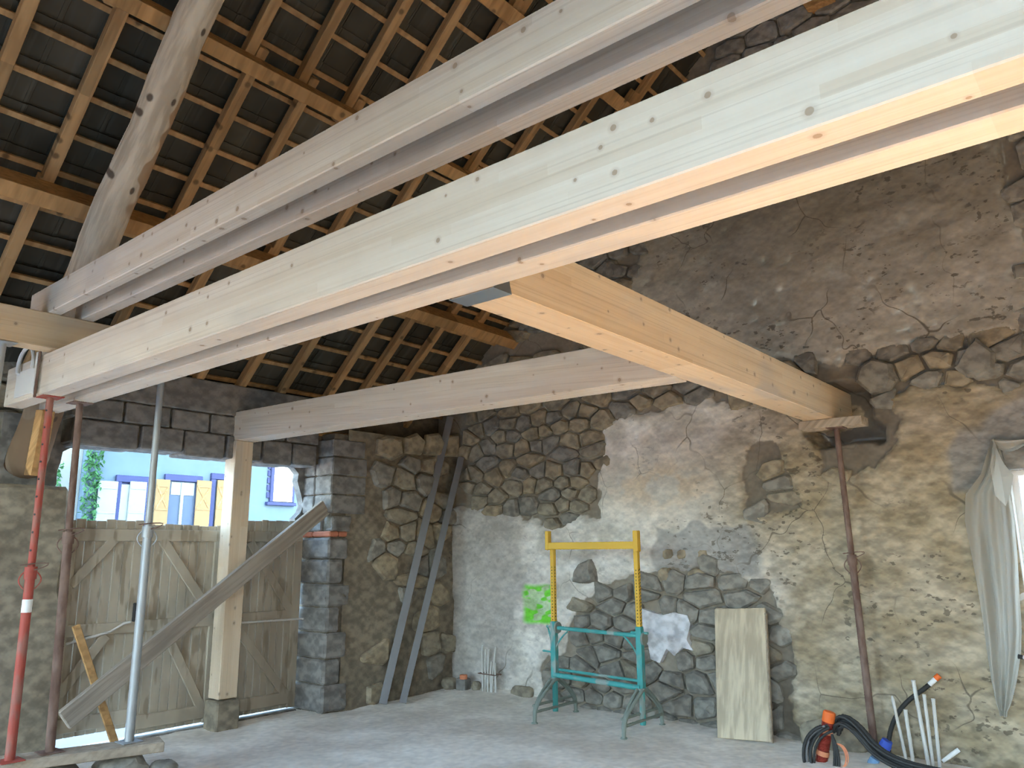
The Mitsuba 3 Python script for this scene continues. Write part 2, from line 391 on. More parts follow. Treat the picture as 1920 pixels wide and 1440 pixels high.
tag(obj('hedge_bank', box(26, 29, -60, 30, -0.3, 3.8, 0.5), 'm_grass'), 'dark green bank and hedge added out of view to block low sky', 'hedge', kind='structure')  # added out of view to hide low sky from the far opening
tag(obj('ground', box(-0.6, 10.2, 0.5, 40, -0.3, -0.03), 'm_street'), 'pale ground behind the gable', 'ground', kind='structure')

# ------------------------------------------------------------------ setting: gable wall (wall_right)
U = [(2.85, 4.9), (2.6, 4.3), (2.72, 3.95), (2.95, 3.75), (3.45, 3.6), (3.9, 3.46), (4.65, 3.2), (5.0, 3.28), (5.3, 3.25), (5.7, 3.3), (6.1, 3.2), (6.25, 3.9), (6.1, 4.7), (6.2, 5.3), (4.5, 5.6), (3.1, 5.35)]
LP = [(-.3, 2.02), (.4, 2.12), (1.0, 2.0), (1.5, 1.88), (2.12, 1.95), (2.2, 3.0), (2.6, 3.02), (3.2, 3.05), (3.8, 2.98), (4.35, 2.86), (4.9, 2.78), (5.3, 2.93), (5.6, 2.88), (6.05, 2.83), (10.3, 2.8), (10.3, -.4), (-.3, -.4)]
S1 = [(1.36, -.3), (1.30, .42), (1.62, .55), (1.80, 1.02), (2.15, 1.22), (2.75, 1.36), (3.35, 1.46), (3.85, 1.30), (4.06, 1.05), (4.1, .6), (4.02, .3), (4.12, -.3)]
S2 = [(3.73, 1.90), (3.76, 2.35), (3.86, 2.55), (4.06, 2.62), (4.2, 2.4), (4.28, 2.0), (4.1, 1.85)]
S3 = [(4.42, 2.26), (4.48, 2.62), (5.1, 2.95), (5.12, 2.5), (4.95, 2.28), (4.6, 2.16)]
POCKET = [(4.50, 2.48), (4.62, 2.50), (4.75, 2.53), (4.90, 2.52), (5.01, 2.49), (5.03, 2.60), (4.94, 2.68), (4.93, 2.90), (4.97, 3.01), (4.40, 3.03), (4.38, 2.62)]
WHITE = [(2.56, .99), (2.62, 1.02), (2.75, .99), (2.86, .97), (2.97, 1.0), (3.12, .98), (3.15, .9), (3.10, .76), (3.16, .66), (3.05, .68), (2.96, .60), (2.88, .66), (2.80, .52), (2.70, .55), (2.68, .68), (2.60, .72), (2.55, .85)]
def mask(x, z, wob=0.16):
    w = (meshkit.fbm(np.stack([x, z, x * 0 + 2.2], -1) * 3.2, 4, 9) - 0.5) * wob * 1.4 + (meshkit.fbm(np.stack([x, z, x * 0 + 5.2], -1) * 15, 3, 19) - 0.5) * 0.09
    d = np.maximum(inside(U, x, z), inside(LP, x, z))
    for s in (S1, S2, S3): d = np.minimum(d, -inside(s, x, z))
    return d + w
def rake(x): return np.where(x < APEX_X, 3.43 + x * math.tan(TH), APEX_Z - (x - APEX_X) * math.tan(TH))
WX0, WX1, WZ0, WZ1 = 5.885, 7.95, 0.42, 2.185
def gable(x, z):
    P = np.stack([x, z, x * 0], -1)
    d = mask(x, z)
    M = np.clip(d / 0.05 + 0.5, 0, 1)
    rough = 0.030 * (meshkit.fbm(P * 2.3, 4, 1) - 0.5) + 0.016 * (meshkit.fbm(P * 9, 3, 2) - 0.5) + 0.02 * (meshkit.fbm(P * np.array([5, 9, 1]), 3, 12) - 0.5)
    pits = np.clip(meshkit.fbm(P * np.array([8, 12, 1]), 3, 21) - 0.70, 0, 1) * 0.10
    h = 0.055 * M + rough * (0.5 + 1.0 * M) - pits * M
    cem = (x > 2.8) & (x < 3.85) & (z > 1.36) & (z < 1.82)
    h = h - 0.015 * cem
    pk = np.clip(inside(POCKET, x, z) / 0.03 + 0.5, 0, 1)
    h = h * (1 - pk) - 0.32 * pk
    return np.stack([x, -h, z], -1)
gx, gz = np.arange(-0.70, 9.95, 0.028), np.arange(-0.25, APEX_Z + 0.4, 0.028)
V, Q = grid_mesh(gx, gz, gable)
cen = V[Q].mean(1)
keep = (cen[:, 2] < rake(cen[:, 0]) + 0.34) & ~((cen[:, 0] > WX0) & (cen[:, 0] < WX1) & (cen[:, 2] > WZ0) & (cen[:, 2] < WZ1))
Q = Q[keep]; used = np.unique(Q); remap = np.zeros(len(V), int); remap[used] = np.arange(len(used))
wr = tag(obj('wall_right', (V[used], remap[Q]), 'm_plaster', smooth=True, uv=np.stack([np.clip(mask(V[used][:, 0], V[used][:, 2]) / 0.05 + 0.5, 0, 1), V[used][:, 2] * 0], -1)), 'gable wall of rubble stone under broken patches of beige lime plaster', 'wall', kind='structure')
obj('back_face', cat([box(-0.6, WX0 - .1, 0.40, 0.5, -0.3, 3.3), box(WX1 + .1, 9.95, 0.40, 0.5, -0.3, 3.3), box(WX0 - .1, WX1 + .1, 0.40, 0.5, WZ1 + .1, 3.3)]), 'm_mortar_dark', wr)

r = np.random.default_rng(11)
gable_place = lambda a, b, h: np.array([a, -h + 0.004, b])
outl = rubble(-0.7, 7.4, -0.50, 4.6, 0.235, 0.150, r) + [q + [0, 0] for q in rubble(-0.6, 7.6, 3.4, 8.0, 0.34, 0.21, r) if q[:, 1].min() > 4.02]
outl = [q for q in outl if not (q[:, 1].max() > 4.0 and q[:, 1].min() < 4.0)]
n_st, rest = 0, []
for q in outl:
    c = q.mean(0)
    if c[0] < 0.06 or c[0] > 6.6 or q[:, 1].max() > rake(c[0]) + 0.06 or q[:, 0].min() < 0.0: continue
    if mask(q[:, 0], q[:, 1], 0.16).max() > 0.16 or mask(c[None, 0], c[None, 1])[0] > 0.015: continue
    if inside(POCKET, q[:, 0], q[:, 1]).max() > 0.0 or inside(WHITE, c[None, 0], c[None, 1])[0] > 0: continue
    m = stone(q, r.uniform(0.045, 0.085), gable_place, r)
    if c[1] > 5.0 or n_st >= 290: rest.append(m); continue
    obj('stone', m, STONES[r.integers(3)] if c[1] > 1.5 else STONES[r.integers(2) + 0 if r.random() < .35 else 1], wr); n_st += 1
print('gable stones', n_st, len(rest))
if rest:
    k = obj('upper_stones', cat(rest), 'm_stone_b', wr); labels[k] = {'label': 'dark rubble stones of the upper gable', 'kind': 'stuff'}
# the big stones in the band beside the beam pocket
for q in [[(4.86, 3.02), (4.90, 3.15), (5.02, 3.20), (5.16, 3.14), (5.17, 2.98), (5.12, 2.90), (4.96, 2.90)], [(5.62, 3.02), (5.72, 3.17), (5.80, 3.24), (5.92, 3.10), (5.90, 2.96), (5.70, 2.93)]]:
    obj('stone', stone(q, 0.12, gable_place, r), 'm_stone_b', wr)
# proud stone that sticks out of the plaster
obj('stone', stone([(1.80, 1.27), (1.83, 1.38), (1.92, 1.47), (2.03, 1.50), (2.08, 1.40), (2.09, 1.28), (1.98, 1.25), (1.87, 1.25)], 0.15, gable_place, r), 'm_stone_b', wr)
for q in [(2.86, 1.50, .13, .10), (3.02, 1.50, .12, .10), (3.22, 1.49, .14, .10), (2.80, 1.28, .14, .14), (3.12, 1.27, .2, .14)]:
    x, z, w, h = q
    obj('stone', stone([(x, z + h * .3), (x + w * .2, z), (x + w * .8, z + .01), (x + w, z + h * .4), (x + w * .9, z + h), (x + w * .4, z + h * 1.05), (x + .01, z + h * .8)], 0.055, gable_place, r), 'm_stone_c', wr)
wp = obj('white_plaster_patch', extr(WHITE, 0.07, (0, 0, 0), np.array([1., 0, 0]), np.array([0, 0, 1.])), 'm_whiteplaster', wr)
labels[wp] = {'label': 'patch of white plaster with a ragged edge'}

# ------------------------------------------------------------------ setting: door wall (wall_left)
ws = []
ws.append(box(-0.55, -0.03, -1.90, 0.35, -0.2, 2.86))            # core behind the quoin blocks and the rubble
ws.append(box(-0.62, -0.36, -1.95, 0.35, 2.7, 3.36))             # thin top below the eave
ws.append(box(-0.50, -0.26, -4.45, -1.9, 2.53, 3.02))             # core of the lintel
ws.append(box(-0.75, -0.62, -9.0, -4.40, 2.0, 3.42))             # wall left of the opening, set back
wl = tag(obj('wall_left', cat(ws), 'm_mortar_dark'), 'door wall of grey concrete blocks and brown rubble around the gate', 'wall', kind='structure')
r = np.random.default_rng(5)
def rough_box(x0, x1, y0, y1, z0, z1, amp=0.008, step=0.12, seed=1, bev=0.012):
    m = box(x0, x1, y0, y1, z0, z1, bev)
    m = m.subdivide_to_size(step)
    m.merge_vertices()
    d = (meshkit.noise(m.vertices * 14 + seed, 3) - 0.5) * 2 * amp
    m.vertices = m.vertices + m.vertex_normals * d[:, None]
    return m
# concrete ring beam and lintel blocks
k = obj('ring_beam', rough_box(-0.52, -0.2, -4.5, -1.9, 2.925, 3.24, 0.006, 0.25), 'm_block', wl)
for (z0, z1, ys) in [(2.735, 2.915, (-4.50, -4.06, -3.63, -3.24, -2.82, -2.38, -1.96)), (2.515, 2.725, (-4.44, -3.90, -3.49, -3.06, -2.66, -2.30, -1.98))]:
    for a, b in zip(ys[:-1], ys[1:]):
        lo = z0 - (r.uniform(0, 0.035) if z0 < 2.6 else 0)
        obj('block', rough_box(-0.52, -0.205 + r.uniform(-.012, .006), a + 0.012, b - 0.012, lo, z1, 0.005, 0.16, seed=a), 'm_block', wl)
# broken outer leaf round the opening
RIM = [(-2.75, 2.80), (-2.75, 2.52), (-2.45, 2.545), (-2.28, 2.53), (-2.16, 2.54), (-2.07, 2.50), (-2.01, 2.44), (-2.02, 2.36), (-1.99, 2.28), (-1.96, 2.20), (-1.93, 2.10), (-1.96, 2.02), (-2.03, 1.95), (-2.0, 1.86), (-1.80, 1.86), (-1.80, 2.80)]
obj('broken_rim', extr(RIM, 0.10, (-0.60, 0, 0), np.array([0, 1., 0]), np.array([0, 0, 1.])), 'm_block', wl)
RIML = [(-4.31, 2.52), (-4.36, 2.50), (-4.42, 2.46), (-4.43, 2.36), (-4.45, 2.28), (-4.44, 2.18), (-4.48, 2.10), (-4.9, 2.10), (-4.9, 2.75), (-4.2, 2.75), (-4.2, 2.51)]
obj('broken_rim', extr(RIML, 0.12, (-0.62, 0, 0), np.array([0, 1., 0]), np.array([0, 0, 1.])), 'm_block', wl)
# the pillar of blocks right of the gate: quoins, thin brick course
zz = [0.0, 0.27, 0.52, 0.78, 1.03, 1.27, 1.52, 1.745]
fr = [0.30, 0.20, 0.26, 0.16, 0.30, 0.18, 0.24]
for z0, z1, w in zip(zz[:-1], zz[1:], fr):
    obj('block', rough_box(-0.56, 0.005 + r.uniform(-.02, .015), -1.935 + r.uniform(-.012, .012), -1.93 + w, z0 + 0.008, z1 - 0.006, 0.010, 0.12, seed=z0, bev=0.02), 'm_block', wl)
for y0, y1 in ((-1.935, -1.82), (-1.81, -1.70)):
    obj('brick', rough_box(-0.30, 0.004, y0, y1, 1.752, 1.81, 0.003, 0.1), 'm_brick', wl)
obj('brick', rough_box(-0.56, -0.31, -1.935, -1.80, 1.752, 1.81, 0.003, 0.1), 'm_brick', wl)
for (z0, z1) in [(1.815, 1.99), (2.0, 2.20), (2.205, 2.405), (2.41, 2.605), (2.61, 2.80)]:
    odd = int(z0 * 10) % 2
    if z0 > 1.9:
        obj('block', rough_box(-0.30 + 0.02 * odd, 0.004 + r.uniform(-.01, .01), -1.935, -1.45 + 0.06 * odd - 0.05 * r.random(), z0, z1 - .006, 0.006, 0.12, seed=z0), 'm_block', wl)
        obj('block', rough_box(-0.56, -0.31 + 0.02 * odd, -1.935, -1.6, z0, z1 - .006, 0.006, 0.12, seed=z0), 'm_block', wl)
    else:
        obj('block', rough_box(-0.56, -0.16, -1.935, -1.6, z0, z1 - .006, 0.012, 0.1, seed=z0), 'm_block', wl)
        obj('block', rough_box(-0.14, 0.0, -1.90, -1.66, z0, z1 - .02, 0.02, 0.06, seed=3), 'm_block', wl)
# rubble facing between the pillar and the corner
Pm = lambda a, b, h: np.array([h - 0.012, a, b])
WLST = [STONES[0], STONES[2], STONES[1]]
def facing(y, z):
    P = np.stack([y, z, y * 0], -1)
    h = 0.03 * (meshkit.fbm(P * 2.0, 4, 31) - 0.5) + 0.02 * (meshkit.fbm(P * 9, 3, 32) - 0.5) - 0.018
    return np.stack([h, y, z], -1)
V, Q = grid_mesh(np.arange(-1.72, 0.03, 0.035), np.arange(-0.2, 2.92, 0.035), facing)
obj('lime_render', (V, Q[:, ::-1]), 'm_jamb', wl, smooth=True)
for q in rubble(-2.3, 0.7, -0.45, 3.3, 0.27, 0.19, r):
    c = q.mean(0)
    right = -1.43 if c[1] > 1.8 else -1.70
    if q[:, 0].min() < right or q[:, 0].max() > -0.01 or q[:, 1].min() < -0.02 or q[:, 1].max() > 2.75: continue
    if c[1] < 1.75 and r.random() < 0.45: continue
    obj('stone', stone(q, r.uniform(0.03, 0.05) if c[1] < 1.8 else r.uniform(0.05, 0.08), Pm, r), WLST[r.integers(3)], wl)
for q in [[(-1.35, 2.68), (-1.33, 2.85), (-1.20, 2.90), (-1.0, 2.86), (-.96, 2.70), (-1.1, 2.62)], [(-.95, 2.72), (-.93, 2.9), (-.75, 2.98), (-.62, 2.9), (-.66, 2.72)], [(-.6, 2.74), (-.58, 2.98), (-.38, 3.02), (-.30, 2.9), (-.34, 2.74)], [(-.28, 2.74), (-.26, 3.0), (-.05, 3.04), (-.02, 2.76)]]:
    obj('stone', stone(q, 0.08, Pm, r), 'm_stone_c', wl)
# stub jamb left of the gate and the rubble wall above it
m = box(-0.75, -0.30, -7.0, -4.40, -0.1, 2.14, 0.03).subdivide_to_size(0.12); m.merge_vertices()
d = (meshkit.fbm(m.vertices * 3.0, 4, 8) - 0.5) * 0.09 + (meshkit.fbm(m.vertices * 12, 2, 9) - 0.5) * 0.03
m.vertices = m.vertices + m.vertex_normals * d[:, None]
m.vertices[:, 1] += np.where(m.vertices[:, 1] > -4.7, 0.10 * np.clip(1 - m.vertices[:, 2] / 2.0, 0, 1), 0)
k = obj('jamb', m, 'm_jamb', wl, smooth=True); labels[k] = {'label': 'rough rendered masonry jamb left of the gate'}
Pl = lambda a, b, h: np.array([-0.63 + h, a, b])
for q in rubble(-7.0, -3.8, 1.8, 3.8, 0.34, 0.22, r):
    if q[:, 0].max() > -4.42 or q[:, 1].min() < 2.1 or q[:, 1].max() > 3.3: continue
    obj('stone', stone(q, r.uniform(0.06, 0.12), Pl, r), STONES[r.integers(3)], wl)
obj('wall_plate', bar((-0.30, -1.95, 2.88), (-0.30, -0.55, 2.86), 0.10, 0.07), 'm_purlin', wl)

# other walls, outside the picture
tag(obj('wall_back', cat([box(-0.8, 0.1, -8.5, -8.2, -0.2, 7.8), box(2.8, 5.4, -8.5, -8.2, -0.2, 7.8), box(8.3, 9.9, -8.5, -8.2, -0.2, 7.8), box(0.1, 2.8, -8.5, -8.2, 2.95, 7.8), box(5.4, 8.3, -8.5, -8.2, 3.55, 7.8)]), 'm_jamb'), 'rubble wall with two tall barn doorways behind the photographer', 'wall', kind='structure')
tag(obj('wall_sun_block', box(11.6, 11.9, -26.0, -8.5, -0.2, 3.6), 'm_jamb'), 'added unseen wall that keeps the sun off the rear yard', 'wall', kind='structure')  # made-up wall out of view, shades the rear yard from the sun
tag(obj('wall_far', cat([box(9.8, 10.1, -8.5, -6.4, -0.2, 3.5), box(9.8, 10.1, -3.9, 0.3, -0.2, 3.5), box(9.8, 10.1, -6.4, -3.9, 1.45, 3.5)]), 'm_jamb'), 'rubble eave wall opposite the gate with an added opening for a sun patch', 'wall', kind='structure')  # opening added so the sun throws a warm patch on the unseen floor

# ------------------------------------------------------------------ roof (ceiling)
labels['ceiling'] = {'label': 'underside of the pitched roof: dark tiles on pale battens and orange-brown rafters', 'category': 'roof', 'kind': 'structure'}
obj('cover', cat([roofbox(-0.9, APEX_X / math.cos(TH) + 0.2, -9.3, 0.35, -0.27, -0.23), ]), 'm_tile', 'ceiling')  # outer sheet added to block sky leaking between the tiles
o = APEX_X * 2
m2 = roofbox(-0.9, APEX_X / math.cos(TH) + 0.1, -9.3, 0.35, -0.18, -0.12); m2.vertices[:, 0] = o - m2.vertices[:, 0]; m2.invert()
obj('far_slope', m2, 'm_tile', 'ceiling')
GA = 0.311; S0 = 2.49
kk = range(-9, 14)
for i in kk:
    s = S0 + GA * i
    if s > APEX_X / math.cos(TH) - 0.1: continue
    obj('batten', roofbox(s - 0.021, s + 0.021, -8.3, 0.02, -0.112, -0.085, 0.002), 'm_rafter', 'ceiling')
def segs(ys, s0, s1, jit=0.0):
    for y in ys:
        obj('rafter', roofbox(s0 + random.uniform(-.05, .05), s1 + random.uniform(-.05, .05), y - 0.080, y, -0.085, 0.0), 'm_rafter', 'ceiling')
low = [-7.0, -6.55, -6.1, -5.67, -5.19, -4.74, -4.24, -3.775, -3.32, -2.865, -2.40, -1.825, -1.42, -0.97, -0.51]
segs([y - 0.02 for y in low], -0.5, 1.22)
segs(low, 1.06, 2.76)
segs([y - 0.085 for y in low], 2.54, 4.25)
segs([y - 0.01 for y in low], 4.0, 5.75)
segs([y - 0.085 for y in low], 5.5, 6.5)
# tiles: near and visible ones as parts, the others as one part
def tile(s_head, y, up):
    n0, n1 = -0.122 - up, -0.150 - up
    L, w, th = 0.42, 0.262, 0.012
    pts, F = [], []
    for (s, n) in ((s_head, n0), (s_head - L, n1)):
        for yy, dn in ((0, 0), (0.016, 0), (0.018, -0.004), (w - 0.03, -0.004), (w - 0.028, 0), (w, 0)):
            pts.append(R(s, y + yy, n + dn))
    for (s, n) in ((s_head, n0 - th), (s_head - L, n1 - th)):
        for yy in (0, w): pts.append(R(s, y + yy, n))
    for j in range(5): F += [[j, j + 1, 7 + j], [j, 7 + j, 6 + j]]
    F += [[12, 15, 13], [12, 14, 15], [0, 12, 13], [0, 13, 5], [0, 5, 2], [6, 11, 15], [6, 15, 14], [5, 13, 15], [5, 15, 11], [0, 6, 14], [0, 14, 12]]
    return trimesh.Trimesh(np.array(pts), F, process=False)
tl = []
rt = np.random.default_rng(3)
for i in kk:
    sh = S0 + GA * i + 0.088
    if sh > APEX_X / math.cos(TH): continue
    for j in range(33):
        y = -8.25 + 0.25 * j
        tl.append((sh, y, tile(sh + rt.uniform(-.004, .004), y, 0.008 * (j % 2) + rt.uniform(0, 0.003))))
fx = 960 / math.tan(math.radians(67.43928 / 2))
RT = np.cross(FWD, UP)
def project(p):
    v = np.asarray(p) - CAM; z = v @ FWD
    return (960 + fx * (v @ RT) / z, 720 - fx * (v @ UP) / z, z) if z > 0.1 else (-9e3, -9e3, z)
def seen(sh, y):
    x, yy, z = project(R(sh - 0.2, y + 0.12, -0.13))
    return -60 < x < 1980 and -60 < yy < 800 and not (x > 1000 and yy > 330)
vis = sorted([t for t in tl if seen(t[0], t[1])], key=lambda t: project(R(t[0], t[1], -0.13))[2])
near = set(id(t) for t in vis[:295])
for t in tl:
    if id(t) in near: obj('tile', t[2], 'm_tile', 'ceiling')
k = obj('far_tiles', cat([t[2] for t in tl if id(t) not in near]), 'm_tile', 'ceiling')
labels[k] = {'label': 'remaining dark roof tiles', 'kind': 'stuff'}

# ------------------------------------------------------------------ roof timbers
for s0, s1, lab in [(1.075, 1.20, 'lower orange purlin running just above the eave wall to the gable'), (2.59, 2.70, 'middle orange purlin crossing behind the top of the log'), (3.98, 4.11, 'third purlin up, mostly hidden above the upper pair of joists'), (5.45, 5.58, 'highest purlin of the gate side slope, out of the light')]:
    tag(obj('purlin', roofbox(s0, s1, -8.3, 0.10, 0.0, 0.19), 'm_purlin'), lab, 'beam')
    # bearing block under the rafter laps
tag(obj('ridge_timber', bar((4.90, -8.2, 6.88), (4.90, 0.1, 6.88), 0.26, 0.26), 'm_purlin'), 'orange squared timber high against the gable at the top edge', 'beam')
pathL = smooth_path([(4.3, -4.93, 7.05), (3.0, -4.93, 5.77), (2.21, -4.93, 4.99), (1.55, -4.92, 4.29), (1.08, -4.91, 3.82), (0.62, -4.85, 3.39), (0.20, -4.79, 2.98), (-0.25, -4.73, 2.55), (-0.50, -4.70, 2.32)], 60)
rad = np.interp(np.linspace(0, 1, 60), [0, .5, .8, 1], [0.105, 0.122, 0.135, 0.15])
m = tube(pathL, rad, 20)
d = (meshkit.fbm(m.vertices * np.array([3, 8, 3]), 3, 6) - 0.5) * 0.045
m.vertices = m.vertices + m.vertex_normals * d[:, None]
tag(obj('log_rafter', m, 'm_log', smooth=True), 'thick peeled log used as a sloping principal rafter under the purlins', 'log')

# ------------------------------------------------------------------ new glulam beams
ZB, ZT = 2.68, 2.968
def beam(k, lab, mesh, m='m_beam_x', group=None):
    return tag(obj(k, mesh, m), lab, 'beam', group)
beam('glulam_beam', 'long pale laminated beam nearest the camera, front one of the lower pair', box(0.16, 9.9, -5.105, -4.975, ZB, ZT, 0.005))
beam('glulam_beam', 'laminated beam just behind the front one of the lower pair, with glowing underside', box(0.16, 9.9, -4.865, -4.72, ZB, ZT, 0.005))
cm = bar((-0.30, -2.885, (ZB + ZT) / 2), (4.465, -2.575, (ZB + ZT) / 2), 0.215, ZT - ZB, bev=0.005)
beam('glulam_beam', 'shorter pale laminated beam from the upright post by the gate to the cross beam', cm)
beam('cross_beam', 'tan laminated cross beam running from the lower pair into the gable wall', box(4.475, 4.72, -4.715, 0.24, ZB, ZT + 0.004, 0.005), 'm_beam_y')
beam('ceiling_joist', 'upper whitish joist in front of the log, top left to top centre', box(0.62, 9.9, -5.155, -5.07, 3.238, 3.448, 0.005))
beam('ceiling_joist', 'upper shaded joist clamped behind the log', box(0.86, 9.9, -4.938, -4.85, 3.238, 3.448, 0.005))
beam('bearer', 'short tan timber bearer under the upper joists at the left edge', box(0.86, 1.0, -6.6, -4.15, 2.985, 3.236, 0.006), 'm_beam_y')
# joist hanger between lower pair and cross beam
h = thing('joist_hanger', 'galvanised steel joist hanger where the cross beam meets the lower pair', 'joist hanger')
obj('seat', box(4.468, 4.727, -4.719, -4.60, ZB - 0.004, ZB - 0.0015, 0.0005), 'm_hanger', h)
for x0, x1 in ((4.4665, 4.4705), (4.7245, 4.7285)):
    obj('side_plate', extr([(-4.719, ZB - .004), (-4.60, ZB - .004), (-4.69, ZT - 0.03), (-4.719, ZT - 0.03)], 0.004, (x0, 0, 0), np.array([0, 1., 0]), np.array([0, 0, 1.])), 'm_hanger', h)
# clamp near the beam end
c = thing('steel_clamp', 'dirty grey steel clamp with a ring handle near the left end of the front beam', 'clamp')
a = np.linspace(math.radians(200), math.radians(-20), 14)
obj('handle', tube(np.array([[0.60 + 0.15 * math.cos(t), -5.13, 2.93 + 0.13 * math.sin(t)] for t in a]), 0.014, 8), 'm_greypipe', c, smooth=40)
obj('strap', box(0.80, 0.83, -5.135, -5.107, 2.69, 2.99, 0.004), 'm_greypipe', c)
obj('rod', tube([(0.845, -5.125, 2.66), (0.845, -5.125, 2.99)], 0.009, 8), 'm_rust', c)
obj('plate', box(0.40, 0.80, -5.118, -5.107, 2.71, 2.90, 0.003), 'm_greypipe', c)
# post under the short beam
p = thing('timber_post', 'new pale timber post standing in front of the gate under the short beam', 'post')
obj('post', box(-0.335, -0.15, -2.99, -2.80, 0.27, ZB - 0.002, 0.006), 'm_beam_z', p)
tag(obj('foundation_block', rough_box(-0.36, -0.12, -3.01, -2.78, -0.05, 0.258, 0.008, 0.1), 'm_jamb'), 'grey block under the timber post at the foot of the gate', 'block')
tag(obj('bearing_plank', box(4.43, 4.95, -0.36, -0.16, 2.605, 2.678, 0.005), 'm_oldwood'), 'short plank on the head of the rusty prop under the cross beam', 'plank')
# diagonal shore
tag(obj('diagonal_plank', bar((-0.085, -1.945, 2.06), (-0.02, -4.36, 0.33), 0.055, 0.165, bev=0.005), 'm_brace'), 'grey weathered plank slanting across the gate as a brace', 'plank')
tag(obj('wooden_stake', bar((-0.22, -4.27, 1.02), (-0.20, -3.86, 0.03), 0.03, 0.06), 'm_purlin'), 'thin orange-brown stake leaning behind the props at the foot of the gate', 'stake')
tag(obj('wooden_prop_piece', bar((0.17, -4.845, 2.18), (0.22, -4.835, 2.68), 0.10, 0.09), 'm_purlin'), 'short orange wood piece under the left end of the lower beams', 'timber')

# ------------------------------------------------------------------ gate
def leaf(y0, y1, lab, z0, brace_up, brace_lo, stiles, ztop):
    g = thing('gate_leaf', lab, 'gate', 'gate leaves')
    X = -0.45
    n = max(4, int(round((y1 - y0) / 0.085)))
    ys = np.linspace(y0, y1, n + 1)
    for a, b in zip(ys[:-1], ys[1:]):
        obj('board', box(X - 0.045, X - 0.02 + random.uniform(-.002, .002), a + 0.0025, b - 0.0025, z0, ztop + random.uniform(-.008, .008), 0.004), 'm_gate', g)
    for z, h in ((1.755, 0.11), (0.955, 0.10), (z0 + 0.10, 0.12)):
        obj('rail', box(X - 0.02, X + 0.012, y0 + 0.01, y1 - 0.01, z - h / 2, z + h / 2), 'm_gate', g)
    for y in stiles:
        obj('stile', box(X - 0.02, X + 0.010, y - 0.05, y + 0.05, z0, 1.80), 'm_gate', g)
    for (a, b) in (brace_up, brace_lo):
        obj('brace', bar((X + 0.0, a[0], a[1]), (X + 0.0, b[0], b[1]), 0.025, 0.085, up=(0, 0.3, 1)), 'm_gate', g)
    return g
g1 = leaf(-4.34, -3.665, 'left leaf of the cream wooden gate, with the gap of daylight under it', 0.105, ((-4.26, 1.33), (-3.93, 1.72)), ((-4.26, 0.45), (-3.92, 0.90)), (-4.29,), 1.885)
g2 = leaf(-3.65, -2.865, 'middle leaf of the cream wooden gate, behind the diagonal plank', 0.035, ((-3.50, 1.72), (-2.93, 0.98)), ((-3.40, 0.90), (-2.97, 0.14)), (-2.92,), 1.855)
g3 = leaf(-2.85, -1.955, 'right leaf of the cream wooden gate, beside the block pillar', 0.03, ((-2.58, 1.70), (-2.06, 0.99)), ((-2.70, 0.90), (-2.05, 0.14)), (-2.80, -2.0), 1.92)
lk = obj('lock', box(-0.437, -0.40, -3.72, -3.66, 1.0, 1.16), 'm_dark', g1)
tag(obj('latch_bar', tube([(-0.42, -4.25, 0.86), (-0.42, -3.90, 0.93), (-0.41, -3.80, 0.99), (-0.41, -3.74, 1.0)], 0.010, 8), 'm_greypipe'), 'thin cream latch rod across the left gate leaf', 'latch')
tag(obj('latch_bar', tube([(-0.42, -2.72, 0.915), (-0.42, -1.97, 0.905), (-0.40, -1.90, 0.90)], 0.010, 8), 'm_greypipe'), 'thin latch rod from the right gate leaf into the pillar', 'latch')
tag(obj('gate_sill', box(-0.52, -0.40, -3.66, -1.95, -0.06, 0.012, 0.01), 'm_block'), 'worn grey sill under the middle and right gate leaves', 'sill')

# ------------------------------------------------------------------ steel props
def prop(lab, base, top, z_split, r_out, r_in, m_out, m_in, sticker=False, holes=True, group=None, plates=True):
    k = thing('steel_prop', lab, 'prop', group)
    base, top = np.asarray(base, float), np.asarray(top, float)
    d = unit(top - base); at = lambda z: base + (top - base) * (z - base[2]) / (top[2] - base[2])
    sp = at(z_split)
    obj('outer_tube', tube([base, sp], r_out, 16), m_out, k, smooth=40)
    obj('inner_tube', tube([sp - d * 0.05, top], r_in, 14), m_in, k, smooth=40)
    obj('collar', tube([sp - d * 0.07, sp + d * 0.012], r_out * 1.28, 16), m_out, k, smooth=40)
    side = unit(np.cross(d, CAM - sp)); tow = unit(np.cross(side, d))
    for s in (-1, 1):
        a = np.linspace(0, math.pi, 9)
        obj('handle', tube([sp - d * 0.075 + side * s * (r_out + 0.035 * math.sin(t)) + d * (0.06 * (t / math.pi * 2 - 1)) for t in a], 0.005, 6), m_out, k)
    pin = [sp + d * 0.03 - side * 0.02, sp + d * 0.035 + side * 0.085, sp + d * 0.03 + side * 0.10, sp + d * 0.015 + side * 0.085, sp + d * 0.012 + side * 0.01]
    obj('pin', tube(smooth_path([q + tow * (r_in + .006) for q in pin], 14), 0.0045, 6), 'm_rust', k)
    obj('top_plate', box(top[0] - 0.07, top[0] + 0.07, top[1] - 0.07, top[1] + 0.07, top[2] - 0.001, top[2] + 0.007, 0.002), m_in, k)
    obj('base_plate', box(base[0] - 0.07, base[0] + 0.07, base[1] - 0.07, base[1] + 0.07, base[2] - 0.004, base[2] + 0.004, 0.002), m_out, k)
    if holes:
        z = z_split + 0.12
        while z < top[2] - 0.08:
            c = at(z)
            obj('pin_hole', disc(c + (tow * 0.75 - side * 0.66) * r_in, tow * 0.75 - side * 0.66, 0.0075, 0.002, 10), 'm_dark', k)
            z += 0.12
    if sticker:
        q = tube([at(1.215), at(1.30)], r_out + 0.0012, 16, cap=False); labels[obj('sticker', q, 'm_white', k, smooth=40)] = {'label': 'white paper sticker'}
    return k
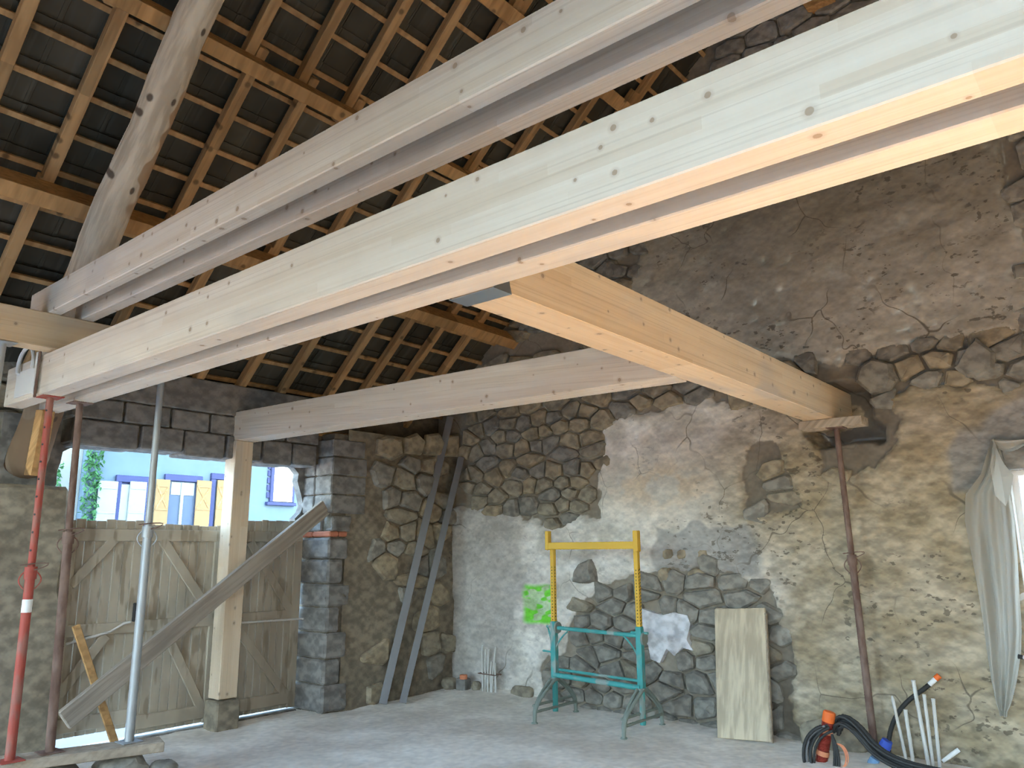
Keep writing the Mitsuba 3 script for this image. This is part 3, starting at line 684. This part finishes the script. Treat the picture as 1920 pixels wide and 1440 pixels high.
prop('bright red steel prop with pin holes and a white sticker, leftmost under the front beam', (0.84, -5.0, 0.30), (0.829, -5.02, ZB - 0.006), 1.50, 0.030, 0.0235, 'm_red', 'm_red', True)
prop('rusty red-brown steel prop standing just right of the bright red one', (0.80, -4.75, 0.30), (0.743, -4.79, ZB - 0.006), 1.735, 0.030, 0.0235, 'm_rust', 'm_rust', False, False)
prop('galvanised steel prop standing on the plank in front of the gate lock', (0.93, -4.285, 0.30), (0.93, -4.295, 2.978), 1.78, 0.031, 0.0245, 'm_galv', 'm_galv', False, False)
prop('galvanised steel prop at the left edge under the bearer', (1.0, -5.42, 0.0), (0.935, -5.385, 2.978), 1.62, 0.031, 0.0245, 'm_galv', 'm_galv', False, False)
prop('rusty brown steel prop against the gable wall under the cross beam', (4.745, -0.17, 0.0), (4.72, -0.27, 2.598), 1.535, 0.029, 0.0235, 'm_rust', 'm_rust', False, False)

# timber sole plate on rubble
tag(obj('sole_plank', bar((0.66, -5.25, 0.262), (1.02, -4.09, 0.262), 0.22, 0.066, bev=0.006), 'm_plank'), 'thick plank laid on rubble carrying the feet of the left props', 'plank')
for (c, s, lab) in [((0.86, -4.30, 0.11), (0.20, 0.17, 0.125), 'rubble stone under the right end of the sole plank'), ((1.03, -4.07, 0.075), (0.11, 0.10, 0.085), 'small pale stone at the right end of the sole plank'), ((0.76, -4.72, 0.11), (0.2, 0.2, 0.125), 'rubble stone under the middle of the sole plank'), ((0.70, -5.12, 0.11), (0.2, 0.2, 0.125), 'rubble stone under the near end of the sole plank')]:
    m = trimesh.creation.icosphere(2)
    m.vertices *= (1 + 0.35 * (meshkit.noise(m.vertices * 1.7 + c[0] * 9, 4) - 0.5))[:, None]
    m.vertices = np.clip(m.vertices, -0.85, 0.85) * np.array(s) + np.array(c)
    tag(obj('rubble_stone', m, 'm_stone_b', smooth=25), lab, 'stone')

# ------------------------------------------------------------------ steel profiles in the corner
for (b, t, w, lab) in [((0.10, -1.225, 0.01), (0.055, -0.20, 3.25), 0.085, 'longer grey steel stud leaning in the corner, left one'), ((0.225, -1.055, 0.01), (0.155, -0.10, 2.74), 0.075, 'shorter grey steel stud leaning in the corner, right one')]:
    b, t = np.array(b), np.array(t); d = unit(t - b); sd = unit(np.array([0.62, 0.78, 0]) - d * (np.array([0.62, 0.78, 0]) @ d)); nd = np.cross(sd, d)
    if nd @ (CAM - b) < 0: nd = -nd
    parts = [bar(b, t, w, 0.0035, up=nd, bev=0.0005)]
    for s in (-1, 1): parts.append(bar(b + sd * s * (w / 2 - .002) - nd * 0.02, t + sd * s * (w / 2 - .002) - nd * 0.02, 0.0035, 0.04, up=nd, bev=0.0005))
    tag(obj('steel_stud', cat(parts), 'm_steel'), lab, 'steel profile')

# ------------------------------------------------------------------ trestle
tr = thing('builders_trestle', 'adjustable builder trestle, teal below and yellow above, before the gable wall', 'trestle')
def perforated(x, y, z0, z1, lab_m):
    obj('mast', box(x - 0.022, x + 0.022, y - 0.022, y + 0.022, z0, z1, 0.003), lab_m, tr)
    hs = []
    z = z0 + 0.03
    while z < z1 - 0.18:
        for dy in ((-0.010, 0.010) if x > 2.4 else (0.0,)):
            hs.append(disc((x + 0.0222, y + dy, z + (0.008 if dy > 0 else 0)), (1, 0, 0), 0.0062, 0.0012, 8))
        hs.append(disc((x, y - 0.0222, z), (0, 1, 0), 0.0055, 0.0012, 8))
        z += 0.03
    k = obj('hole_rows', cat(hs), 'm_dark', tr); labels[k] = {'label': 'rows of dark round holes', 'kind': 'stuff'}
XL, XR, YT = 1.925, 2.905, -0.60
perforated(XL, YT, 0.86, 1.62, 'm_yellow'); perforated(XR, YT, 0.84, 1.60, 'm_yellow')
obj('top_bar', box(XL - 0.06, XR + 0.02, YT - 0.055, YT - 0.024, 1.605, 1.675, 0.004), 'm_yellow', tr)
obj('horn', box(XL - 0.055, XL - 0.015, YT - 0.06, YT + 0.0, 1.60, 1.79, 0.004), 'm_yellow', tr)
obj('horn', box(XR + 0.0, XR + 0.05, YT - 0.06, YT + 0.0, 1.58, 1.775, 0.004), 'm_yellow', tr)
for x in (XL, XR):
    obj('sleeve', box(x - 0.029, x + 0.029, YT - 0.029, YT + 0.029, 0.36, 0.905, 0.004), 'm_teal', tr)
    obj('foot_tube', tube([(x, YT, 0.06), (x, YT, 0.37)], 0.027, 14), 'm_teal', tr, smooth=40)
    obj('collar', tube([(x, YT, 0.345), (x, YT, 0.37)], 0.045, 14), 'm_legs', tr, smooth=40)
    for s in (-1, 1):
        P = smooth_path([(x + .005, YT + s * 0.03, 0.365), (x + .005, YT + s * 0.12, 0.31), (x + .005, YT + s * 0.25, 0.215), (x + .005, YT + s * 0.315, 0.14), (x + .005, YT + s * 0.335, 0.06), (x + .005, YT + s * 0.337, 0.0)], 20)
        for o2 in (-0.028, 0.028):
            P2 = P.copy(); P2[:, 0] += o2 * np.linspace(1, 0.02, 20)
            obj('leg', tube(P2, 0.016, 10), 'm_legs', tr, smooth=40)
        obj('foot', disc((x + .005, YT + s * 0.337, 0.006), (0, 0, 1), 0.03, 0.012), 'm_legs', tr)
    for o2, z in ((-0.03, 0.155), (0.03, 0.105)):
        obj('brace_bar', tube([(x + o2 * .6, YT - 0.325, z), (x + o2 * .6, YT + 0.325, z)], 0.013, 10), 'm_legs', tr, smooth=40)
obj('upper_rail', tube([(XL, YT - 0.01, 0.845), (XR, YT - 0.01, 0.825)], 0.019, 12), 'm_teal', tr, smooth=40)
obj('lower_rail', tube([(XL, YT - 0.02, 0.400), (XR, YT - 0.02, 0.375)], 0.024, 12), 'm_teal', tr, smooth=40)
obj('lower_rail', tube([(XL, YT + 0.03, 0.445), (XR, YT + 0.03, 0.425)], 0.013, 12), 'm_teal', tr, smooth=40)
for x, s in ((XL, 1), (XR, -1)):
    obj('gusset', tube(smooth_path([(x + s * 0.17, YT - 0.01, 0.815), (x + s * 0.10, YT - 0.01, 0.755), (x + s * 0.03, YT - 0.01, 0.66)], 8), 0.008, 8), 'm_teal', tr, smooth=40)
    obj('winch_wheel', disc((x + 0.045, YT, 0.845 if s > 0 else 0.80), (1, 0, 0), 0.055, 0.02, 18), 'm_legs', tr)
    obj('axle', tube([(x - 0.09, YT, 0.85), (x + 0.09, YT, 0.85)], 0.012, 8), 'm_teal', tr)
obj('crank', tube([(XL - 0.08, YT, 0.85), (XL - 0.085, YT + 0.02, 0.82), (XL - 0.02, YT + 0.02, 0.60)], 0.009, 8), 'm_teal', tr)
obj('crank_handle', tube([(XL - 0.02, YT + 0.02, 0.605), (XL - 0.16, YT + 0.02, 0.61)], 0.010, 8), 'm_teal', tr)

# ------------------------------------------------------------------ leaning board
bd = thing('wooden_board', 'wide pale wooden board leaning upright against the gable wall', 'board')
b0, b1, up_ = np.array([3.515, -0.375, 0.01]), np.array([3.985, -0.365, 0.01]), unit([-0.075, 0.25, 1.05])
bn = unit(np.cross(unit(b1 - b0), up_)); L = 1.09
for i in range(1):
    pc = (b0 + b1) / 2
    obj('panel', bar(pc + bn * 0.0, pc + up_ * L, 0.472, 0.032, up=bn, bev=0.004), 'm_board', bd)
obj('top_strip', bar(b0 + up_ * (L - 0.012) - bn * 0.016, b1 + up_ * (L - 0.012) - bn * 0.016, 0.024, 0.03, up=bn), 'm_plank', bd)
obj('edge_strip', bar(b1 + up_ * 0.01 + unit(b1 - b0) * 0.008, b1 + up_ * (L - .03) + unit(b1 - b0) * 0.008, 0.014, 0.036, up=bn), 'm_plank', bd)

# ------------------------------------------------------------------ conduits by the corner
rr = np.random.default_rng(2)
for i, (x, z, lean) in enumerate([(0.60, .50, -.005), (0.635, .46, .0), (0.68, .46, .015), (0.715, .33, .01), (0.745, .49, .055), (0.785, .32, .0)]):
    y = -0.20 + 0.008 * (i % 2)
    P = smooth_path([(x, y, 0.02), (x + 0.006, y, z * .4), (x + lean * .5, y, z * .75), (x + lean, y + 0.004, z + 0.05)], 10)
    tag(obj('grey_conduit', tube(P, 0.0105, 8), 'm_greypipe', smooth=40), ['leftmost and tallest pale conduit stub in the tied bundle by the corner', 'second conduit stub from the left in the bundle by the corner', 'third conduit stub from the left in the bundle by the corner', 'short conduit stub in the middle of the bundle by the corner', 'tall conduit stub leaning right in the bundle by the corner', 'short rightmost conduit stub of the bundle by the corner'][i], 'conduit', 'pale conduit stubs by the corner')
tag(obj('tie_wire', tube([(0.57, -0.235, 0.245), (0.69, -0.245, 0.248), (0.82, -0.235, 0.245), (0.83, -0.14, 0.245), (0.58, -0.14, 0.245), (0.57, -0.235, 0.245)], 0.006, 6), 'm_rust'), 'rusty wire tying the grey conduits by the corner', 'wire')
m = rough_box(0.22, 0.36, -0.24, -0.12, 0.03, 0.16, 0.006, 0.06); tag(obj('pipe_block', m, 'm_block'), 'small grey concrete block with an orange pipe cap near the corner', 'block')
labels[obj('pipe_cap', tube([(0.31, -0.20, 0.155), (0.31, -0.20, 0.20)], 0.045, 14), 'm_tape', 'pipe_block', smooth=40)] = {'label': 'faded orange pipe cap'}
for (c, s, lab) in [((0.47, -0.16, 0.09), (0.055, .05, .06), 'brown stone beside the orange pipe cap'), ((0.09, -0.20, 0.08), (.10, .1, .08), 'grey stone at the foot of the corner'), ((1.10, -0.10, 0.06), (.16, .07, .10), 'grey stone at the foot of the gable wall right of the conduits')]:
    m = trimesh.creation.icosphere(2); m.vertices *= (1 + 0.4 * (meshkit.noise(m.vertices * 1.7 + c[0] * 9, 4) - 0.5))[:, None]
    m.vertices = np.clip(m.vertices, -0.85, 0.85) * np.array(s) + np.array(c)
    tag(obj('loose_stone', m, 'm_stone_a', smooth=25), lab, 'stone')

# ------------------------------------------------------------------ pipes and cable coil, lower right
op = thing('corrugated_duct', 'dark red corrugated duct stub with an orange cap standing in the cable coil', 'duct')
A, B = np.array([4.47, -0.62, -0.02]), np.array([4.565, -0.60, 0.37])
n = 60; tt = np.linspace(0, 0.80, n)
obj('duct', tube([A + (B - A) * t for t in tt], [0.041 + 0.004 * math.cos(i * math.pi) for i in range(n)], 16), 'm_redpipe', op, smooth=30)
obj('cap', tube([A + (B - A) * t for t in (0.80, 0.81, 0.97, 0.995, 1.0)], [0.043, 0.046, 0.046, 0.040, 0.03], 16), 'm_orange', op, smooth=40)
for t in (0.63, 0.22):
    obj('tape_band', tube([A + (B - A) * (t - .045), A + (B - A) * (t + .045)], 0.0475, 16, cap=False), 'm_tape', op, smooth=40)
cb = thing('cable_coil', 'bundle of black electric cables looped round the red duct', 'cable')
for i in range(13):
    o3 = rr.uniform(-.044, .044, 3)
    P = smooth_path(np.array([(4.60, -0.56, 0.24), (4.66, -0.58, 0.315), (4.75, -0.58, 0.27), (4.86, -0.58, 0.15), (5.0, -0.6, 0.08), (5.2, -0.62, 0.05), (5.5, -0.66, 0.03)]) + o3 * np.array([.7, 1, 1]), 24)
    obj('cable', tube(P, 0.013, 8), 'm_black_cable', cb, smooth=40)
for i in range(8):
    o3 = rr.uniform(-.026, .026, 3)
    P = smooth_path(np.array([(4.52, -0.66, 0.26), (4.45, -0.68, 0.215), (4.385, -0.68, 0.12), (4.375, -0.70, 0.02), (4.42, -0.74, -0.08)]) + o3 + np.array([0.012 * i - 0.01, 0, 0]), 18)
    obj('cable', tube(P, 0.010, 8), 'm_steel' if i == 1 else 'm_black_cable', cb, smooth=40)
for i in range(3):
    P = smooth_path(np.array([(4.585, -0.66, 0.22), (4.60 + .012 * i, -0.68, 0.12), (4.59 + .02 * i, -0.70, -0.02)]) , 10)
    obj('cable', tube(P, 0.009, 8), 'm_black_cable', cb, smooth=40)
for i in range(4):
    P = smooth_path(np.array([(4.62, -0.67, 0.16), (4.665 + .008 * i, -0.68, 0.13), (4.68, -0.68, 0.08 - .02 * i), (4.665 - .01 * i, -0.68, 0.0)]), 10)
    obj('wire', tube(P, 0.0035, 6), 'm_tape', cb)
hs = thing('black_hose', 'black hose with a white band and orange end cap leaning at the gable wall', 'hose')
P = smooth_path([(4.855, -0.20, 0.05), (4.88, -0.20, 0.19), (4.935, -0.18, 0.32), (5.03, -0.14, 0.44), (5.14, -0.11, 0.53), (5.19, -0.10, 0.575)], 24)
obj('hose', tube(P, 0.017, 10), 'm_black_cable', hs, smooth=40)
dd = unit(P[-1] - P[-2])
obj('band', tube([P[-1] - dd * .02, P[-1] + dd * 0.045], 0.019, 10), 'm_white', hs, smooth=40)
obj('end_cap', tube([P[-1] + dd * 0.045, P[-1] + dd * 0.085], 0.022, 12), 'm_orange', hs, smooth=40)
for c, rr_, mm, lab in [((4.845, -0.24, 0.10), 0.045, 'm_blue', 'dark blue duct collar at the foot of the black hose'), ((4.795, -0.42, 0.0), 0.04, 'm_lightblue', 'light blue duct stub under the black cables')]:
    tag(obj('blue_duct', tube([np.array(c) - [0.03, 0, 0.06], c, np.array(c) + [0.02, 0, 0.04]], [rr_ * .9, rr_, rr_ * .85], 14), mm, smooth=40), lab, 'duct')
for i, (b, t, rd) in enumerate([((4.99, -0.24, -0.01), (4.935, -0.25, 0.475), .012), ((5.035, -0.24, -.01), (5.02, -0.25, 0.385), .014), ((5.14, -0.24, -.01), (5.10, -0.25, 0.605), .0145), ((5.165, -0.22, -.01), (5.165, -0.25, 0.51), .0125), ((5.215, -0.24, -.01), (5.225, -0.25, 0.485), .013)]):
    lab = ['thin pointed grey tube, leftmost of the tube group by the hose', 'short grey tube, second of the group by the hose', 'tallest grey tube in the group by the hose', 'grey tube second from the right in the group by the hose', 'rightmost grey tube of the group by the hose'][i]
    b, t = np.array(b), np.array(t)
    tag(obj('grey_tube', tube([b, b + (t - b) * .95, t], [rd, rd, rd * (.4 if i == 0 else 1.15)], 10), 'm_greypipe', smooth=40), lab, 'tube', 'grey tubes by the hose')
tag(obj('white_cable_end', tube([(5.25, -0.30, 0.06), (5.30, -0.28, 0.10), (5.36, -0.26, 0.15)], [0.012, 0.016, 0.016], 10), 'm_white', smooth=40), 'white-banded cable end lying right of the grey tubes', 'cable')
m = trimesh.creation.icosphere(3); m.vertices *= (1 + 0.3 * (meshkit.noise(m.vertices * 1.7, 4) - 0.5))[:, None]; m.vertices = m.vertices * np.array([0.28, 0.13, 0.17]) + np.array([4.42, -0.12, 0.05])
tag(obj('boulder', m, 'm_stone_a', smooth=True), 'large yellowish stone at the wall foot behind the red duct', 'stone')

# ------------------------------------------------------------------ window with plastic sheet
wn = tag(obj('window_1', cat([box(WX0 - 0.03, WX0 + 0.045, 0.10, 0.17, WZ0, WZ1 + .03), box(WX1 - .045, WX1 + .03, 0.10, 0.17, WZ0, WZ1 + .03), box(WX0, WX1, 0.10, 0.17, WZ1 - .045, WZ1 + .03), box(WX0, WX1, 0.10, 0.17, WZ0 - .03, WZ0 + .045)]), 'm_white'), 'white window at the right edge glowing with daylight', 'window', kind='structure')
V = np.array([[WX0 + .03, .12, WZ0 + .03], [WX1 - .03, .12, WZ0 + .03], [WX1 - .03, .12, WZ1 - .03], [WX0 + .03, .12, WZ1 - .03]])
obj('pane', (V, np.array([[0, 1, 2, 3]])), 'm_film', wn)
obj('lining', box(WX0 - 0.06, WX0 - 0.0, -0.03, 0.12, WZ0 - .05, WZ1 + .05, 0.004), 'm_greypipe', wn)
obj('head_lining', box(WX0 - 0.06, WX1 + .06, -0.03, 0.12, WZ1, WZ1 + .06, 0.004), 'm_block', wn)
# translucent sheet: gathered at the upper left corner, hanging in folds
rows = [(2.415, 5.818, 5.845), (2.30, 5.775, 5.875), (2.15, 5.72, 5.885), (2.0, 5.60, 5.885), (1.80, 5.575, 5.89), (1.55, 5.59, 5.88), (1.3, 5.60, 5.86), (1.05, 5.60, 5.845), (0.85, 5.60, 5.82), (0.65, 5.605, 5.77), (0.50, 5.615, 5.72), (0.42, 5.635, 5.68)]
zr = [a[0] for a in rows][::-1]; xl = [a[1] for a in rows][::-1]; xr = [a[2] for a in rows][::-1]
def sheet(u, v):
    z = np.interp(v, [0, 1], [0.40, 2.415])
    x0, x1 = np.interp(z, zr, xl), np.interp(z, zr, xr)
    x = x0 + (x1 - x0) * u
    y = -0.12 - 0.035 * np.sin(u * 9 + z * 1.3) - 0.022 * np.sin(u * 23 - z * 2.1) - 0.05 * np.abs(((u * 2.6 + z * 0.5) % 1) - 0.5) * np.clip((2.45 - z) / 0.8, 0, 1) - 0.03 * (meshkit.noise(np.stack([u * 3, z * 3, z * 0], -1), 3) - 0.5) - 0.02 * np.clip((1.2 - z), 0, 1)
    return np.stack([x, y, z], -1)
V, Q = grid_mesh(np.linspace(0, 1, 34), np.linspace(0, 1, 70), sheet)
sh = thing('plastic_sheet', 'crumpled translucent plastic sheet hanging from the window corner at the right edge', 'plastic sheet')
obj('hanging_fold', (V, Q), 'm_sheet', sh, smooth=True)
def swag(u, v):
    x = 5.825 + 1.1 * u
    z = 2.42 - 0.055 * u - (0.06 + 0.03 * np.sin(u * 20)) * v - 0.02 * np.sin(u * 11)
    y = -0.12 - 0.03 * np.sin(v * 6 + u * 8)
    return np.stack([x, y, z], -1)
V, Q = grid_mesh(np.linspace(0, 1, 50), np.linspace(0, 1, 12), swag)
obj('top_swag', (V, Q), 'm_sheet', sh, smooth=True)
fl = np.array([[5.83, -.14, 2.39], [5.79, -.17, 2.2], [5.80, -.19, 1.98], [5.86, -.2, 1.90], [5.90, -.17, 2.0], [5.93, -.15, 2.13], [5.88, -.16, 2.22]])
obj('corner_flap', (np.vstack([fl, fl.mean(0) + [0, -.02, 0]]), np.array([[i, (i + 1) % 7, 7] for i in range(7)])), 'm_sheet', sh)
rod = thing('tool_handle', 'black and white rod end poking in at the right edge beside the plastic sheet', 'handle')
obj('grip', tube([(5.80, -0.17, 0.825), (5.83, -0.17, 0.82)], 0.016, 10), 'm_dark', rod, smooth=40)
obj('rod', tube([(5.83, -0.17, 0.822), (6.05, -0.17, 0.80)], 0.013, 10), 'm_white', rod, smooth=40)

# ------------------------------------------------------------------ the house across the street
hx = -7.5
hs_ = thing('house', 'pale blue house with shutters across the street, seen over the gate', 'house')
obj('facade', box(hx - 0.4, hx, -1.50, 9.0, -0.3, 3.95), 'm_facade', hs_)
rf = obj('roof', bar((hx + 0.35, -1.7, 3.93), (hx - 4.2, -1.7, 6.4), 0.2, 0.1), 'm_slate', hs_)
scene[rf] = mikit.ply(cat([extr([(hx + 0.4, 3.90), (hx + 0.4, 4.02), (hx - 4.0, 6.5), (hx - 4.0, 6.35)], 10.9, (0, 9.2, 0), np.array([1., 0, 0]), np.array([0, 0, 1.]))]), 'm_slate')
obj('gutter', tube([(hx + 0.42, -1.7, 3.93), (hx + 0.42, 9.2, 3.93)], 0.07, 10), 'm_slate', hs_)
tag(obj('side_building', box(hx - 0.6, hx - 0.2, -2.6, -1.50, -0.3, 4.2), 'm_shutter_white'), 'white building left of the pale blue house, seen over the left gate leaf', 'building')
def win(y0, y1, z0, z1, pane, panel=None):
    w = obj('window', cat([box(hx, hx + 0.06, y0, y0 + .10, z0, z1), box(hx, hx + 0.06, y1 - .10, y1, z0, z1), box(hx, hx + 0.065, y0, y1, z1, z1 + .12)]), 'm_facade_trim', hs_)
    obj('pane', box(hx, hx + 0.02, y0 + .10, y1 - .10, z0, z1), pane, w)
    return w
w1 = win(-1.0, -0.39, 0.9, 2.84, 'm_facade_trim')
obj('sash', box(hx + .02, hx + .05, -0.90, -0.74, 1.0, 2.80, 0.004), 'm_shutter_white', w1)
w2 = win(-0.12, 0.62, 0.9, 2.92, 'm_slate')
obj('curtain', box(hx + .02, hx + .03, 0.02, 0.48, 2.66, 2.90, 0.004), 'm_shutter_white', w2)
obj('sash', box(hx + .02, hx + .05, 0.21, 0.27, 0.9, 2.90, 0.004), 'm_shutter_white', w2)
w3 = win(0.80, 1.18, 0.9, 3.0, 'm_slate')
w4 = win(2.13, 2.72, 2.62, 3.42, 'm_shutter_white')
obj('blind', box(hx + .02, hx + .07, 2.20, 2.66, 2.63, 3.42, 0.004), 'm_white', w4)
obj('window_sill', box(hx, hx + .10, 2.05, 2.75, 2.55, 2.615), 'm_facade_trim', hs_)
obj('window_sill', box(hx, hx + .05, 2.10, 2.70, 2.13, 2.22), 'm_facade_trim', hs_)
def shutter(y0, y1, z1, mm, x=False):
    s = obj('shutter', box(hx + 0.06, hx + 0.09, y0, y1, 0.95, z1), mm, hs_)
    for z in (z1 - .12, z1 - .55): obj('rail', box(hx + .09, hx + .10, y0 + .01, y1 - .01, z - .02, z + .02, .002), mm, s)
    if x:
        for a, b in (((y0 + .03, z1 - .14), (y1 - .03, z1 - .53)), ((y1 - .03, z1 - .14), (y0 + .03, z1 - .53))):
            obj('brace', bar((hx + .095, *a), (hx + .095, *b), .01, .035, up=(0, .3, 1)), 'm_purlin', s)
shutter(-1.30, -0.97, 2.84, 'm_shutter_white'); shutter(-0.76, -0.46, 2.86, 'm_shutter_white')
shutter(-0.29, -0.03, 2.93, 'm_shutter_tan', True); shutter(0.50, 0.80, 2.96, 'm_shutter_tan', True); shutter(0.92, 1.18, 2.99, 'm_shutter_tan', True)
for i in range(5): obj('quoin', box(hx, hx + .03, 2.07, 2.15, 2.70 + i * .15, 2.82 + i * .15, .004), 'm_facade_trim', hs_)
# ivy
def leaves(n, y0, y1, z0, z1, x, r):
    V, F = [], []
    for i in range(n):
        c = np.array([x + r.uniform(0, .12), r.uniform(y0, y1), r.uniform(z0, z1)]); s = r.uniform(.03, .06)
        a, b = unit(r.normal(size=3)), unit(r.normal(size=3)); k = len(V)
        V += [c - a * s, c + b * s * .6, c + a * s, c - b * s * .6]; F.append([k, k + 1, k + 2, k + 3])
    return np.array(V), np.array(F)
tag(obj('ivy', leaves(900, -1.56, -1.27, 0.5, 3.45, hx + .01, rr), 'm_leaf'), 'strip of green ivy on the left corner of the pale blue house', 'ivy', kind='stuff')
tag(obj('ivy', leaves(250, -2.15, -1.86, 1.9, 3.1, hx - .15, rr), 'm_leaf'), 'small patch of green ivy at the left edge of the opening', 'ivy', kind='stuff')
